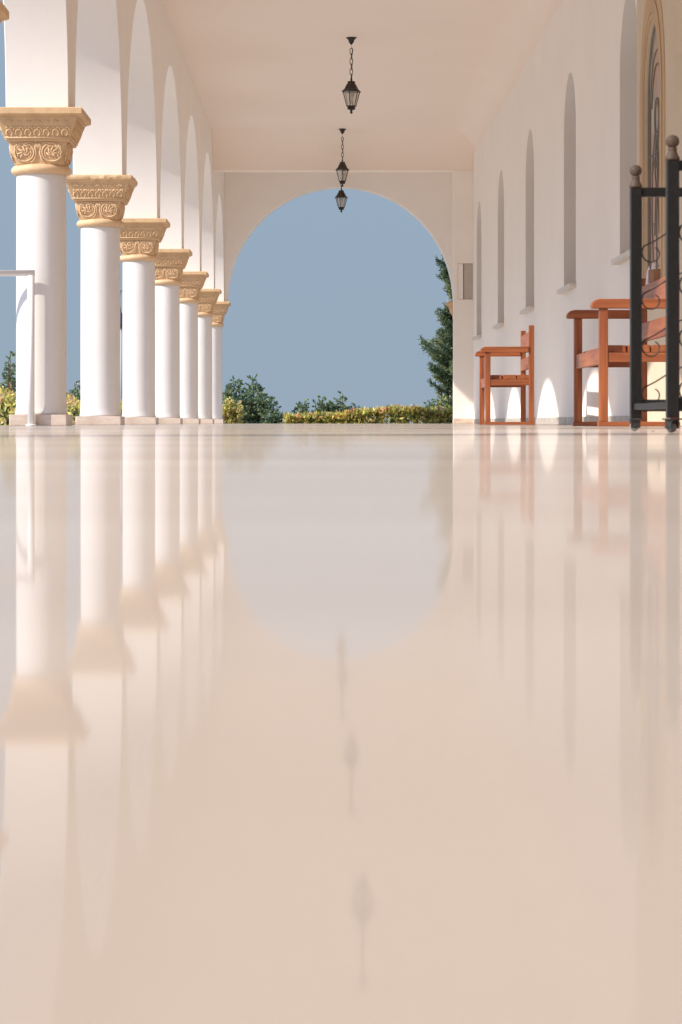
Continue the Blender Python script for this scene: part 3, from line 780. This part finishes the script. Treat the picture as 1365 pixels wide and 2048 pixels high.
# conifer
def conifer(x, y, h, rmax, label, sd):
    rd = random.Random(sd); V=[];F=[];MI=[]; bm = bmesh.new()
    r = thing('conifer_tree', label, 'tree', (x, y, -.40))
    tube(bm, [(0,0,0),(.05,0,h*.4),(-.03,0,h*.75),(0,0,h)], .14, 8, taper=.15)
    nb = 175
    for k in range(nb):
        t = .09+.9*(k/nb); z = h*t
        tab = [(.0,.30),(.45,.36),(.67,.50),(.91,.66),(1.27,.72),(1.6,.76),(1.87,.80),(2.1,.50),(2.3,.46),(2.6,.47),(2.82,.44),(3.06,.20),(3.35,.36),(3.7,.42),(4.01,.44),(4.3,.30),(4.6,.32),(5.0,.12),(5.4,.08)]
        zz = z-.40+.22; R = .1
        for (z_a, r_a), (z_b, r_b) in zip(tab, tab[1:]):
            if z_a <= zz < z_b: R = r_a+(r_b-r_a)*(zz-z_a)/(z_b-z_a)
        R *= rmax*rd.uniform(.50,.98)*(1.0 if rd.random() < .88 else 1.28); a = rd.uniform(0,2*PI) if k % 4 else PI+rd.uniform(-.55,.55)
        ca, sa = math.cos(a), math.sin(a)
        pts = []
        for j in range(7):
            q = j/6; pts.append(Vector((ca*R*q, sa*R*q, z+R*(.20*q+.28*q*q))))
        tube(bm, pts, .022, 4, taper=.2)
        nl = int(14+R*52)
        tone = rd.choice((0,0,1,1,2))
        for m in range(nl):
            q = (m+rd.random())/nl; q = .12+.88*q
            i0 = min(5, int(q*6)); p = pts[i0].lerp(pts[i0+1], q*6-i0)
            sd_ = rd.choice((-1,1)); side = Vector((-sa*sd_, ca*sd_, 0)); ln = (.06+.20*R*(1-q)**.5)*rd.uniform(.3,1)
            dirv = (side*rd.uniform(.2,1)+Vector((ca,sa,0))*rd.uniform(.2,.9)+Vector((0,0,rd.uniform(-.25,.75)))).normalized()
            for w in range(6):
                c = p+dirv*ln*(w/5)+Vector((rd.gauss(0,.018), rd.gauss(0,.018), rd.gauss(0,.018)))
                dd = dirv+Vector((rd.gauss(0,.5), rd.gauss(0,.5), rd.gauss(.15,.5)))
                leaf(V, F, MI, c, dd, rd.uniform(.05,.095), rd.uniform(.12,.2), tone if rd.random() < .75 else rd.choice((0,1,2)), rd)
    plant_mesh('crown', V, F, MI, [CG1, CG2, CG3], r); obj('trunk', bm, BARK, r)
conifer(at(915,56), 56.0, 5.3, 1.2, 'dark green conifer tree rising behind the right side of the end arch', 41)

# ------------------------------------------------------------------ light
sc = bpy.context.scene
az_dir = Vector((-1.0, -.5, .80)).normalized()       # towards the sun
elev = math.asin(az_dir.z)
sun = bpy.data.lights.new('sun', 'SUN'); sun.energy = 2.0; sun.angle = math.radians(.7); sun.color = (1, .93, .845)
so = bpy.data.objects.new('sun', sun); C.objects.link(so)
so.rotation_euler = az_dir.to_track_quat('Z', 'Y').to_euler(); so.location = (-20,-10,20)
w = bpy.data.worlds.new('World'); sc.world = w; w.use_nodes = True
N = w.node_tree.nodes; L = w.node_tree.links
bg = N['Background']; sky = N.new('ShaderNodeTexSky'); sky.sky_type = 'NISHITA'; sky.sun_disc = False
sky.sun_elevation = elev; sky.sun_rotation = math.atan2(az_dir.x, az_dir.y)
sky.air_density = 1.0; sky.dust_density = .3; sky.ozone_density = 2.0; sky.altitude = 200
EXPO = 1.40; STR = .15
tcw = N.new('ShaderNodeTexCoord'); sxyz = N.new('ShaderNodeSeparateXYZ'); L.new(tcw.outputs['Generated'], sxyz.inputs[0])
mrw = N.new('ShaderNodeMapRange'); mrw.interpolation_type = 'SMOOTHSTEP'
mrw.inputs['From Min'].default_value = .22; mrw.inputs['From Max'].default_value = .55
L.new(sxyz.outputs['Z'], mrw.inputs['Value'])
k_ = 1/(STR*2**EXPO)
low = N.new('ShaderNodeMixRGB'); L.new(sxyz.outputs['Z'], low.inputs[0])
mr2 = N.new('ShaderNodeMapRange'); mr2.inputs['From Min'].default_value = 0; mr2.inputs['From Max'].default_value = .16
L.new(sxyz.outputs['Z'], mr2.inputs['Value']); L.new(mr2.outputs[0], low.inputs[0])
low.inputs[1].default_value = (.312*k_, .403*k_, .503*k_, 1); low.inputs[2].default_value = (.318*k_, .418*k_, .535*k_, 1)
hs = N.new('ShaderNodeMixRGB'); L.new(mrw.outputs[0], hs.inputs[0])
L.new(low.outputs[0], hs.inputs[1]); L.new(sky.outputs[0], hs.inputs[2]); L.new(hs.outputs[0], bg.inputs[0]); bg.inputs['Strength'].default_value = STR

# ------------------------------------------------------------------ camera
cam = bpy.data.cameras.new('camera'); co = bpy.data.objects.new('camera', cam); C.objects.link(co)
co.location = (0, 0, .025); co.rotation_euler = (PI/2, 0, 0)
cam.sensor_fit = 'HORIZONTAL'; cam.sensor_width = 36; cam.lens = 4700/1365*36
cam.shift_x = (682.5-643.3)/1365; cam.shift_y = -(1024-844.5)/1365
cam.clip_start = .01; cam.clip_end = 8000
cam.dof.use_dof = True; cam.dof.focus_distance = 22; cam.dof.aperture_fstop = 20
sc.camera = co
sc.view_settings.view_transform = 'Standard'; sc.view_settings.look = 'None'; sc.view_settings.gamma = 1
sc.view_settings.exposure = EXPO
sc.render.engine = 'CYCLES'
sc.cycles.max_bounces = 14; sc.cycles.diffuse_bounces = 8; sc.cycles.glossy_bounces = 5; sc.cycles.transparent_max_bounces = 16
sc.cycles.use_denoising = True
